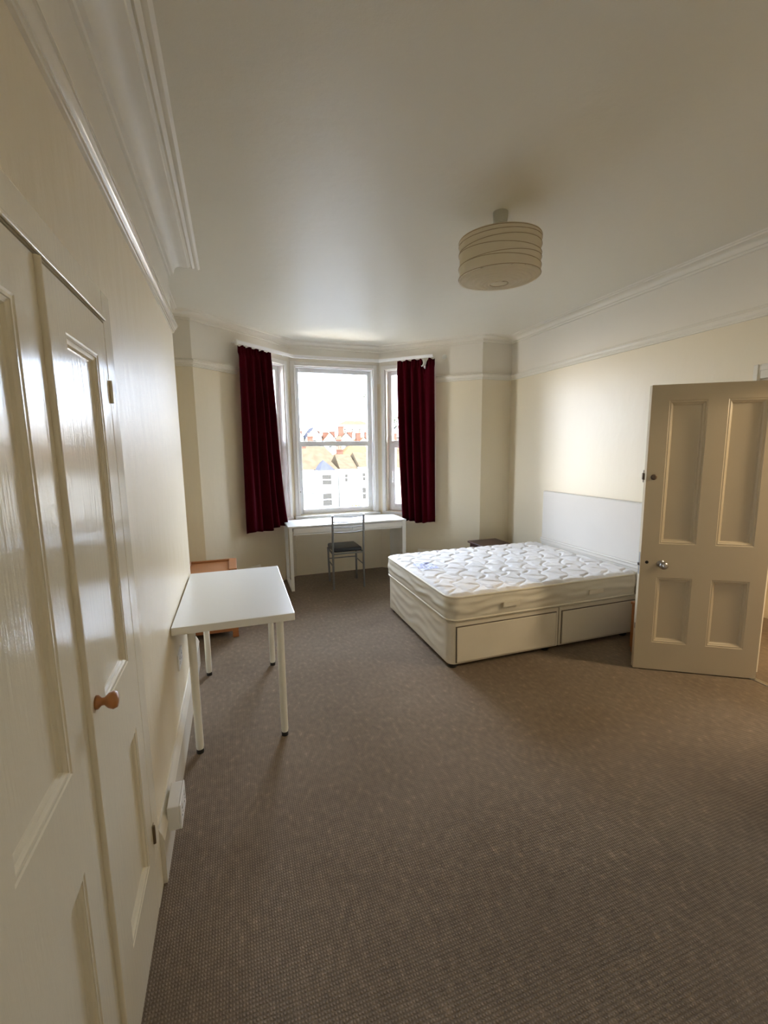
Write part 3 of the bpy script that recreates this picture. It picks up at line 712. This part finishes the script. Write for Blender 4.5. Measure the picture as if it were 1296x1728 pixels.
def topf(u, v):
    x = -0.010+(BL-0.002)*u; y = -0.010+(BW+0.020)*v
    # pull the corners in to the rounded outline
    r = 0.085; x0, x1, y0, y1 = -0.012, BL-0.01, -0.012, BW+0.012
    cx = min(max(x, x0+r), x1-r); cy = min(max(y, y0+r), y1-r)
    dx, dy = x-cx, y-cy; d = math.hypot(dx, dy); m_ = max(abs(dx), abs(dy))
    if m_ > 1e-6 and abs(dx) > 1e-6 and abs(dy) > 1e-6: sc = m_/d; x, y = cx+dx*sc, cy+dy*sc
    e_ = min(min(u*BL, (1-u)*BL), min(v*BW, (1-v)*BW)); k = min(1, e_/0.045); k = math.sin(k*math.pi/2)
    return (x, y, MH-0.008+(mheight(x, y)+0.010)*k)
MB().grid(topf, 300, 230).build('quilted_top', m_ticking, mt, smooth='all', recalc=False)
# printed corner label: a patch sewn on the quilting
def lab(u, v):
    x0, y0 = 0.075, 0.66; x = x0+0.17*u+0.0*v; y = y0+0.24*v
    return (x, y, MH-0.008+mheight(x, y)+0.0125)
def lab_m():
    m = mat('printed_label_cloth', (0.74, 0.75, 0.82), 0.7); nt = m.node_tree; b = nt.nodes['Principled BSDF']
    tc = nt.nodes.new('ShaderNodeTexCoord'); mp = nt.nodes.new('ShaderNodeMapping'); mp.inputs['Scale'].default_value = (34, 14, 1)
    n = nt.nodes.new('ShaderNodeTexNoise'); n.inputs['Scale'].default_value = 1.6; n.inputs['Detail'].default_value = 4
    rp = nt.nodes.new('ShaderNodeValToRGB'); rp.color_ramp.elements[0].position = 0.47; rp.color_ramp.elements[0].color = (0.45, 0.48, 0.70, 1)
    rp.color_ramp.elements[1].position = 0.55; rp.color_ramp.elements[1].color = (0.76, 0.77, 0.84, 1)
    nt.links.new(tc.outputs['Object'], mp.inputs[0]); nt.links.new(mp.outputs[0], n.inputs['Vector']); nt.links.new(n.outputs['Fac'], rp.inputs[0]); nt.links.new(rp.outputs[0], b.inputs['Base Color'])
    return m
lb = MB().grid(lab, 24, 34).build('maker_label', lab_m(), mt, smooth='all', recalc=False); lb['label'] = 'faded blue printed corner label'
# small pale vent patches on the near side border
for xx in (0.49, 1.28):
    MB().box(xx-0.07, xx+0.07, -0.041, -0.034, 0.075, 0.112).build('side_handle', m_piping, mt, 0.001)

hb = thing('headboard', 'plain off-white padded headboard standing against the right wall behind the bed', 'headboard', (3.188, 2.62, 0))
MB().box(0.0, 0.04, 0, 1.37, 0.46, 1.128).build('headboard_panel', m_headb, hb, 0.015, True, seg=4)
MB().box(-0.008, 0.0, 0.0, 1.37, 0.565, 0.60).tube([(-0.006, 0.005, 0.606), (-0.006, 1.365, 0.606)], 0.012, 10).build('bottom_roll', m_headb, hb, 0.004, True)
for y in (0.25, 1.10): MB().box(0.015, 0.035, y, y+0.05, 0.0, 0.46).build('leg', m_dark, hb)

# bedside tables
ns = thing('bedside_table', 'dark mahogany bedside table in the corner beyond the bed', 'bedside table', (2.61, 4.20, 0))
MB().box(-0.005, 0.385, -0.005, 0.39, 0.478, 0.50).build('table_top', m_dark, ns, 0.006)
MB().box(0.02, 0.36, 0.02, 0.37, 0.30, 0.478).build('carcass', m_dark, ns, 0.003)
MB().box(0.045, 0.335, 0.008, 0.02, 0.32, 0.46).build('drawer', m_dark, ns, 0.003)
for x in (0.02, 0.32):
    for y in (0.02, 0.33): MB().box(x, x+0.04, y, y+0.04, 0, 0.30).build('leg', m_dark, ns, 0.003)
n2 = thing('bedside_table', 'light wooden bedside table mostly hidden behind the open door', 'bedside table', (2.862, 2.215, 0))
MB().box(-0.004, 0.32, 0.0, 0.285, 0.385, 0.405).build('table_top', m_pine, n2, 0.004)
MB().box(0.005, 0.31, 0.01, 0.28, 0.04, 0.385).build('carcass', m_pine, n2, 0.003)
MB().box(0.02, 0.295, 0.002, 0.010, 0.22, 0.37).build('drawer', m_pine, n2, 0.003)
MB().box(0.01, 0.305, 0.02, 0.27, 0.0, 0.04).build('plinth', m_pine, n2)

# ------------------------------------------------------------------ pendant lamp
lx, ly = 1.487, 2.305
pl = thing('pendant_lamp', 'pale paper drum lampshade hanging from the ceiling', 'lamp', (lx, ly, ZC))
MB().lathe([(0.0, 0.0), (0.041, 0.0), (0.041, -0.012), (0.038, -0.05), (0.032, -0.062), (0.012, -0.066), (0.0, -0.066)], 36, cap=False).build('ceiling_rose', mat('shaded_white_plastic', (0.50, 0.50, 0.42), 0.4), pl, smooth=True)  # rose colour darkened to stand in for the shadow on it
MB().tube([(0, 0, -0.06), (0, 0, -0.17)], 0.004, 10).build('cable', m_whitem, pl, smooth=True)
MB().lathe([(0.014, -0.165), (0.018, -0.175), (0.018, -0.215), (0.014, -0.225)], 20).build('lamp_holder', m_casing, pl, smooth=True)
RS_ = 0.226; ZT, ZB_ = -0.140, -0.343
rnd = random.Random(5)
# side of the drum is paper stretched over slightly tilted wire hoops
hoops = [(-0.006, 0.0, 0.0), (-0.022, 0.006, 0.6), (-0.062, 0.012, 2.2), (-0.085, 0.014, 5.0), (-0.130, 0.012, 1.2), (-0.152, 0.010, 4.3), (-0.198, 0.003, 0)]
def hoopz(h, a): return ZT+h[0]+h[1]*math.sin(a+h[2])
def shf(u, v):
    a = 2*math.pi*u; z = ZT+(ZB_-ZT)*v
    near = min(abs(z-hoopz(h, a)) for h in hoops)
    r = RS_-0.006*min(1, near/0.02)+0.0015*math.sin(a*19)*math.sin(v*9)
    return (r*math.cos(a), r*math.sin(a), z)
shd = MB().grid(shf, 140, 46).build('lampshade', m_paper, pl, smooth='all', recalc=False)
def btf(u, v):
    a = 2*math.pi*u; r = 0.050+(RS_-0.003-0.050)*v
    z = ZB_-0.030*math.cos(v*math.pi/2)**0.9-0.0045*abs(math.sin(v*math.pi*7+a*0.5))
    return (r*math.cos(a), r*math.sin(a), z+0.001)
MB().grid(btf, 120, 70).build('shade_bottom', m_paper, shd, smooth='all', recalc=False)['label'] = 'ribbed paper underside with a round hole'
def tpf(u, v):
    a = 2*math.pi*u; r = 0.09+(RS_-0.09)*v
    return (r*math.cos(a), r*math.sin(a), ZT+0.006*(1-v)-0.002*abs(math.sin(v*math.pi*8)))
MB().grid(tpf, 100, 40).build('shade_top', m_paper, shd, smooth='all', recalc=False)
for h in hoops:
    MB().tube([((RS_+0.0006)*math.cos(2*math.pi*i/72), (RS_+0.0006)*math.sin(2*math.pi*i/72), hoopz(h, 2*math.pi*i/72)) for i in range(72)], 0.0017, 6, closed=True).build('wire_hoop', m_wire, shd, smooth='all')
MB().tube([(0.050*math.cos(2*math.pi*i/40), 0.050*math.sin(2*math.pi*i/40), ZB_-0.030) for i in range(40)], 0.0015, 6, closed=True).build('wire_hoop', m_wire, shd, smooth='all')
for i in range(3):
    a = i*2*math.pi/3+0.4; MB().tube([(0.016*math.cos(a), 0.016*math.sin(a), -0.185), (0.095*math.cos(a), 0.095*math.sin(a), -0.137)], 0.0015, 6).build('spider_wire', m_whitem, pl)

shd.rotation_euler.z = R(-33); shd.scale = (1.0, 0.87, 1.0)   # the paper drum is pressed slightly oval
# ------------------------------------------------------------------ sockets on the left wall
sb = thing('power_socket', 'white surface-mounted socket box on the skirting beside the cupboard', 'socket', (WL+0.02, 1.72, 0.13))
MB().box(0.0, 0.042, 0, 0.146, 0, 0.10).build('back_box', m_socket, sb, 0.003)
MB().box(0.042, 0.050, -0.001, 0.147, -0.001, 0.101).build('face_plate', m_socket, sb, 0.003)
for y in (0.037, 0.109):
    MB().box(0.0495, 0.0508, y-0.004, y+0.004, 0.058, 0.066).box(0.0495, 0.0508, y-0.014, y-0.007, 0.036, 0.040).box(0.0495, 0.0508, y+0.007, y+0.014, 0.036, 0.040).build('socket_holes', m_keyhole, sb)
    MB().box(0.0495, 0.053, y-0.005, y+0.005, 0.072, 0.084).build('switch', m_socket, sb, 0.001)
sp = thing('power_socket', 'white double wall socket above the skirting behind the white table', 'socket', (WL, 2.44, 0.44))
MB().box(0.0, 0.010, 0, 0.146, 0, 0.086).build('face_plate', m_socket, sp, 0.003)
for y in (0.037, 0.109):
    MB().box(0.0095, 0.0108, y-0.004, y+0.004, 0.050, 0.058).box(0.0095, 0.0108, y-0.014, y-0.007, 0.028, 0.032).box(0.0095, 0.0108, y+0.007, y+0.014, 0.028, 0.032).build('socket_holes', m_keyhole, sp)
    MB().box(0.0095, 0.013, y-0.005, y+0.005, 0.062, 0.074).build('switch', m_socket, sp, 0.001)

# ------------------------------------------------------------------ outside: terraces across the street
GZ = -7.5
m_render = mat('white_render', (0.42, 0.42, 0.40), 0.9, spec=0.0, nscale=0.6, namp=0.06)
m_render2 = mat('cream_render', (0.30, 0.26, 0.20), 0.9, spec=0.0, nscale=0.6, namp=0.06)
m_slate = mat('brown_tiles', (0.040, 0.030, 0.019), 0.9, spec=0.0, nscale=1.2, namp=0.35)
m_slate2 = mat('grey_slate', (0.025, 0.025, 0.029), 0.8, spec=0.0, nscale=1.5, namp=0.3)
m_tile = mat('red_tiles', (0.08, 0.036, 0.018), 0.9, spec=0.0, nscale=2, namp=0.3)
m_brick = mat('red_brick', (0.065, 0.032, 0.022), 0.9, spec=0.0, nscale=4, namp=0.3)
m_pot = mat('clay_pots', (0.12, 0.05, 0.02), 0.8)
m_hglass = mat('house_window_glass', (0.030, 0.028, 0.024), 0.5, spec=0.0)
m_hframe = mat('house_window_frame', (0.75, 0.75, 0.74), 0.5)
m_street = mat('asphalt', (0.10, 0.10, 0.10), 0.9, spec=0)
m_leaf = mat('hedge_leaves', (0.07, 0.075, 0.008), 0.8, spec=0, nscale=3, namp=0.4)
m_leaf2 = mat('tree_leaves', (0.032, 0.038, 0.02), 0.8, spec=0, nscale=2, namp=0.4)
m_bark = mat('bark', (0.12, 0.09, 0.07), 0.9)

struct(MB().box(-60, 140, 12, 260, GZ-0.3, GZ).build('ground_street', m_street), 'street and gardens far below the window', 'street')
hills = MB(); hills.grid(lambda u, v: (-80+300*u, 100+160*v, GZ+12.5*v*(0.5+0.3*math.sin(u*7))), 20, 10)
struct(hills.build('hillside', mat('hillside_gardens', (0.16, 0.13, 0.07), 0.9, nscale=0.1, namp=0.4)), 'hillside rising behind the terraces', 'hillside')

def hwin(par, x0, x1, z0, z1, y, frame=m_hframe, ny=-1):
    f = MB().box(x0, x1, y-0.06, y+0.02, z0, z1)
    o = f.build('window', frame, par)
    wz = (z1-z0); t = 0.07
    MB().box(x0+t, x1-t, y-0.09, y-0.055, z0+t*0.6, z0+wz*0.475).box(x0+t, x1-t, y-0.09, y-0.055, z0+wz*0.535, z1-t*0.6).build('pane', m_hglass, o)
def hip_roof(mb, x0, x1, y0, y1, ze, zr, hl, hr, ov=0.3):
    ym = (y0+y1)/2
    xo = 0.02
    a, b, c, d = (x0-xo, y0-ov, ze), (x1+xo, y0-ov, ze), (x1+xo, y1+ov, ze), (x0-xo, y1+ov, ze)
    r0, r1 = (x0+hl, ym, zr), (x1-hr, ym, zr)
    mb.quad(a, b, r1, r0); mb.quad(c, d, r0, r1); mb.quad(b, c, r1); mb.quad(d, a, r0); mb.quad(a, d, c, b)
def chimney(par, x, y, z0, z1, w=1.0, d=0.6, npots=3):
    c = MB().box(x-w/2, x+w/2, y-d/2, y+d/2, z0, z1).box(x-w/2-0.08, x+w/2+0.08, y-d/2-0.08, y+d/2+0.08, z1-0.2, z1).build('chimney', m_brick, par)
    for i in range(npots):
        px = x-w/2+w*(i+0.5)/npots
        MB().lathe([(0.14, 0), (0.11, 0.5), (0.14, 0.52), (0.14, 0.6)], 10, (px, y, z1)).build('chimney_pot', m_pot, c, smooth=True)
def terrace(label, x0, x1, Y, depth, ze, zr, hl, hr, wm, rm_, group, bay=None, wins=(), chims=(), door=None, gz=GZ, roofm2=None):
    t = thing('terraced_house', label, 'house', (x0, Y, gz), 0, group)
    O3 = Vector((x0, Y, gz))
    W = x1-x0; ZE = ze-gz; ZR = zr-gz
    MB().box(0, W, 0, depth, 0, ZE).build('wall', wm, t)
    r = MB(); hip_roof(r, 0, W, 0, depth, ZE, ZR, hl, hr); r.build('roof', rm_, t)
    for (a, b, c, d) in wins: hwin(t, a-x0, b-x0, c-gz, d-gz, 0.0)
    if bay:
        b0, b1, pj = bay[0]-x0, bay[1]-x0, bay[2]
        bb = MB(); s2 = 0.55
        pts = [(b0, 0), (b0+s2, -pj), (b1-s2, -pj), (b1, 0)]
        prism(bb, pts+[(b1, 0.3), (b0, 0.3)], 0, ZE-0.1); by = bb.build('bay', wm, t)
        rr = MB(); zt_ = ZE-0.1; pk = ((b0+b1)/2, 0.9, ZE+1.35)
        q = [(b0-0.25, 0, zt_), (b0+s2-0.15, -pj-0.25, zt_), (b1-s2+0.15, -pj-0.25, zt_), (b1+0.25, 0, zt_)]
        for i in range(3): rr.quad(q[i], q[i+1], pk)
        rr.quad(q[0], pk, (b0-0.25, 2.2, zt_)); rr.quad(q[3], (b1+0.25, 2.2, zt_), pk); rr.quad(*q[::-1])
        rr.build('bay_roof', roofm2 or m_slate2, t)
        for (za, zb) in bay[3]:
            hwin(t, b0+s2+0.1, b1-s2-0.1, za-gz, zb-gz, -pj)
    for (cx, cy, cz0, cz1) in chims: chimney(t, cx-x0, cy-Y, cz0-gz, cz1-gz)
    if door:
        MB().box(door[0]-x0, door[1]-x0, -0.05, 0.05, 0, 2.9).build('front_door', mat('blue_grey_door', (0.16, 0.21, 0.30), 0.5), t)
        MB().box(door[0]-x0-0.35, door[0]-x0-0.15, -1.2, -1.0, 0, 3.1).box(door[1]-x0+0.15, door[1]-x0+0.35, -1.2, -1.0, 0, 3.1).box(door[0]-x0-0.5, door[1]-x0+0.5, -1.4, 0, 3.1, 3.5).build('porch', m_hframe, t)
G1 = 'terraced houses across the street'
bw = [(-3.42, -1.90), (-6.5, -4.6)]
terrace('white terraced house at the left edge of the view', -1.0, 7.2, 65, 8.5, -1.2, 1.9, 0.3, 0.3, m_render, m_slate, G1, (3.2, 5.8, 1.4, bw), [(0.5, 1.6, -3.4, -1.9)], [(6.4, 69, 0.8, 2.6)])
terrace('house with the large brown hipped roof and blue-grey front door across the street', 7.4, 14.8, 65, 8.5, -1.2, 1.9, 0.3, 2.0, m_render, m_slate, G1, (11.4, 14.2, 1.5, bw), [], [(10.4, 70, 1.0, 2.4)], (10.2, 11.1))
terrace('white house right of the hipped-roof house, seen lower in the centre window', 15.2, 18.0, 65.5, 8, -1.25, 0.9, 0.2, 0.2, m_render, m_slate, G1, None, [(15.9, 16.5, -3.2, -2.0)], [(16.8, 72, -0.2, 1.7)])
terrace('white house with two dark sash windows at the right of the centre view', 18.12, 21.6, 65, 9, -1.0, 1.2, 0.2, 0.2, m_render, m_slate, G1, None, [(18.55, 19.15, -3.1, -1.9), (18.5, 19.2, -5.95, -4.1)], [])
terrace('white terraced house seen through the right side window', 21.9, 29.0, 65, 8.5, -1.2, 1.6, 0.3, 0.3, m_render2, m_slate, G1, (25.5, 28.2, 1.4, bw), [(22.9, 24.0, -3.4, -1.9)], [(25, 69, 0.8, 2.6)])
G2 = 'houses of the row behind the first terrace'
terrace('house behind with a wide brown roof above the hipped-roof house', 6, 18.6, 80, 9, -0.6, 3.0, 2.5, 2.5, m_render2, m_slate, G2, None, [(16.5, 17.6, -3, -1.6)], [(9, 84, 2, 4.2), (14.0, 84, 2, 4.2)])
terrace('pale gabled house behind, right of the wide brown roof', 18.9, 26.5, 80, 9, 0.3, 2.6, 3.0, 2.0, m_render, m_tile, G2, None, [(20.0, 21.2, -1.9, -0.5), (23, 24.2, -1.9, -0.5)], [(19.5, 84, 1.4, 3.6)])
terrace('cream house behind on the far right with red tiles', 27, 38, 82, 9, 0.8, 3.4, 2.0, 2.0, m_render, m_tile, G2, None, [(29, 30.2, -1.6, -0.2), (33, 34.2, -1.6, -0.2)], [(31.5, 86, 2.4, 4.8)])
G3 = 'small gabled houses on the hillside'
def gable(label, x, Y, w, h0, h1, z0, wm, rm_, chims):
    t = thing('hillside_house', label, 'house', (x, Y, z0), 0, G3)
    b = MB(); b.box(0, w, 0, 8, 0, h0); b.quad((0, 0, h0), (w, 0, h0), (w/2, 0, h1)); b.build('wall', wm, t)
    r = MB(); o_ = 0.3
    r.quad((-o_, -o_, h0-0.15), (w/2, -o_, h1+0.1), (w/2, 8, h1+0.1), (-o_, 8, h0-0.15)); r.quad((w+o_, -o_, h0-0.15), (w+o_, 8, h0-0.15), (w/2, 8, h1+0.1), (w/2, -o_, h1+0.1))
    r.build('roof', rm_, t)
    hwin(t, w/2-0.5, w/2+0.5, h0-1.9, h0-0.5, 0)
    for (cx, c0, c1) in chims: chimney(t, cx, 1.5, c0, c1, 1.3, 0.8, 4)
gable('grey-roofed gabled house at the left of the far hillside', 12.6, 112, 4.4, 6.6, 8.8, -1.5, m_render, m_slate2, [(3.6, 4.5, 7.9)])
gable('grey-roofed gabled house second from the left on the hillside', 17.6, 110, 3.6, 6.2, 8.7, -1.5, m_render, m_slate2, [(2.8, 4.0, 7.8)])
gable('white gabled house near the middle of the hillside', 21.9, 111, 3.2, 5.6, 7.4, -1.5, m_render, m_tile, [(0.7, 4.8, 7.6), (2.5, 4.4, 7.8)])
gable('white gabled house right of the middle of the hillside', 25.6, 110, 3.8, 5.4, 7.3, -1.5, m_render, m_slate, [(0.9, 4.8, 9.0), (3.1, 4.0, 7.6)])
gable('low white gabled house below the big hilltop building', 30.0, 110, 4.2, 4.4, 6.2, -1.5, m_render2, m_tile, [(1.0, 4.8, 7.4), (3.4, 4.8, 7.6)])
gable('white gabled house at the far right of the hillside', 35.0, 112, 4.6, 6.0, 8.2, -1.5, m_render, m_tile, [(1.0, 6.0, 8.2)])
gable('cream gabled house beyond the trees at the right', 40.5, 114, 4.6, 7.0, 9.2, -1.5, m_render, m_slate2, [(1.0, 7.0, 9.2)])
bb = thing('hilltop_building', 'large white building with a low brown hipped roof on the skyline', 'building', (37.9, 160, 0))
MB().box(0, 11.5, 0, 10, 0, 10.8).build('wall', m_render, bb)
r = MB(); hip_roof(r, 0, 11.5, 0, 10, 10.8, 12.5, 3.2, 2.0); r.build('roof', m_slate, bb)
for x in (1.6, 4.4, 7.2, 10.0): hwin(bb, x-0.4, x+0.4, 7.8, 9.4, 0)

def tree(name, label, loc, h, cr_, crh, m, seed, group=None, cat='tree', squash=1.0):
    rnd = random.Random(seed); t = thing(name, label, cat, loc, 0, group)
    if h > 0.5: MB().tube([(0, 0, 0), (0.1, 0, h*0.5), (0, 0.1, h)], [0.22, 0.17, 0.12], 8).build('trunk', m_bark, t, smooth=True)
    mb = MB()
    for i in range(900):
        a = rnd.uniform(0, 2*math.pi); ct = rnd.uniform(-1, 1); rr = cr_*(rnd.random()**0.4)*(0.8+0.3*math.sin(3*a+seed))
        st = math.sqrt(1-ct*ct); p = Vector((rr*st*math.cos(a), rr*st*math.sin(a), h+crh/2+ct*crh/2*(rr/cr_)))
        s1 = cr_*0.09; u = Vector((rnd.uniform(-1, 1), rnd.uniform(-1, 1), rnd.uniform(-1, 1))).normalized(); v = u.orthogonal().normalized()
        mb.quad(p-u*s1, p+v*s1*0.6, p+u*s1, p-v*s1*0.6)
    mb.build('foliage', m, t, recalc=False)
tree('flowering_shrub', 'bright yellow-green shrub at the bottom of the centre view', (16.6, 60, GZ), 0.0, 1.9, 1.3, m_leaf, 2, cat='shrub')
tree('tree', 'green tree on the skyline seen through the right side window', (34.0, 98, GZ), 13.5, 3.4, 4.4, m_leaf2, 4)
tree('pine_tree', 'tall flat-topped pine whose crown shows either side of the window mullion', (19.9, 60, GZ), 15.9, 2.5, 1.5, m_leaf2, 6)
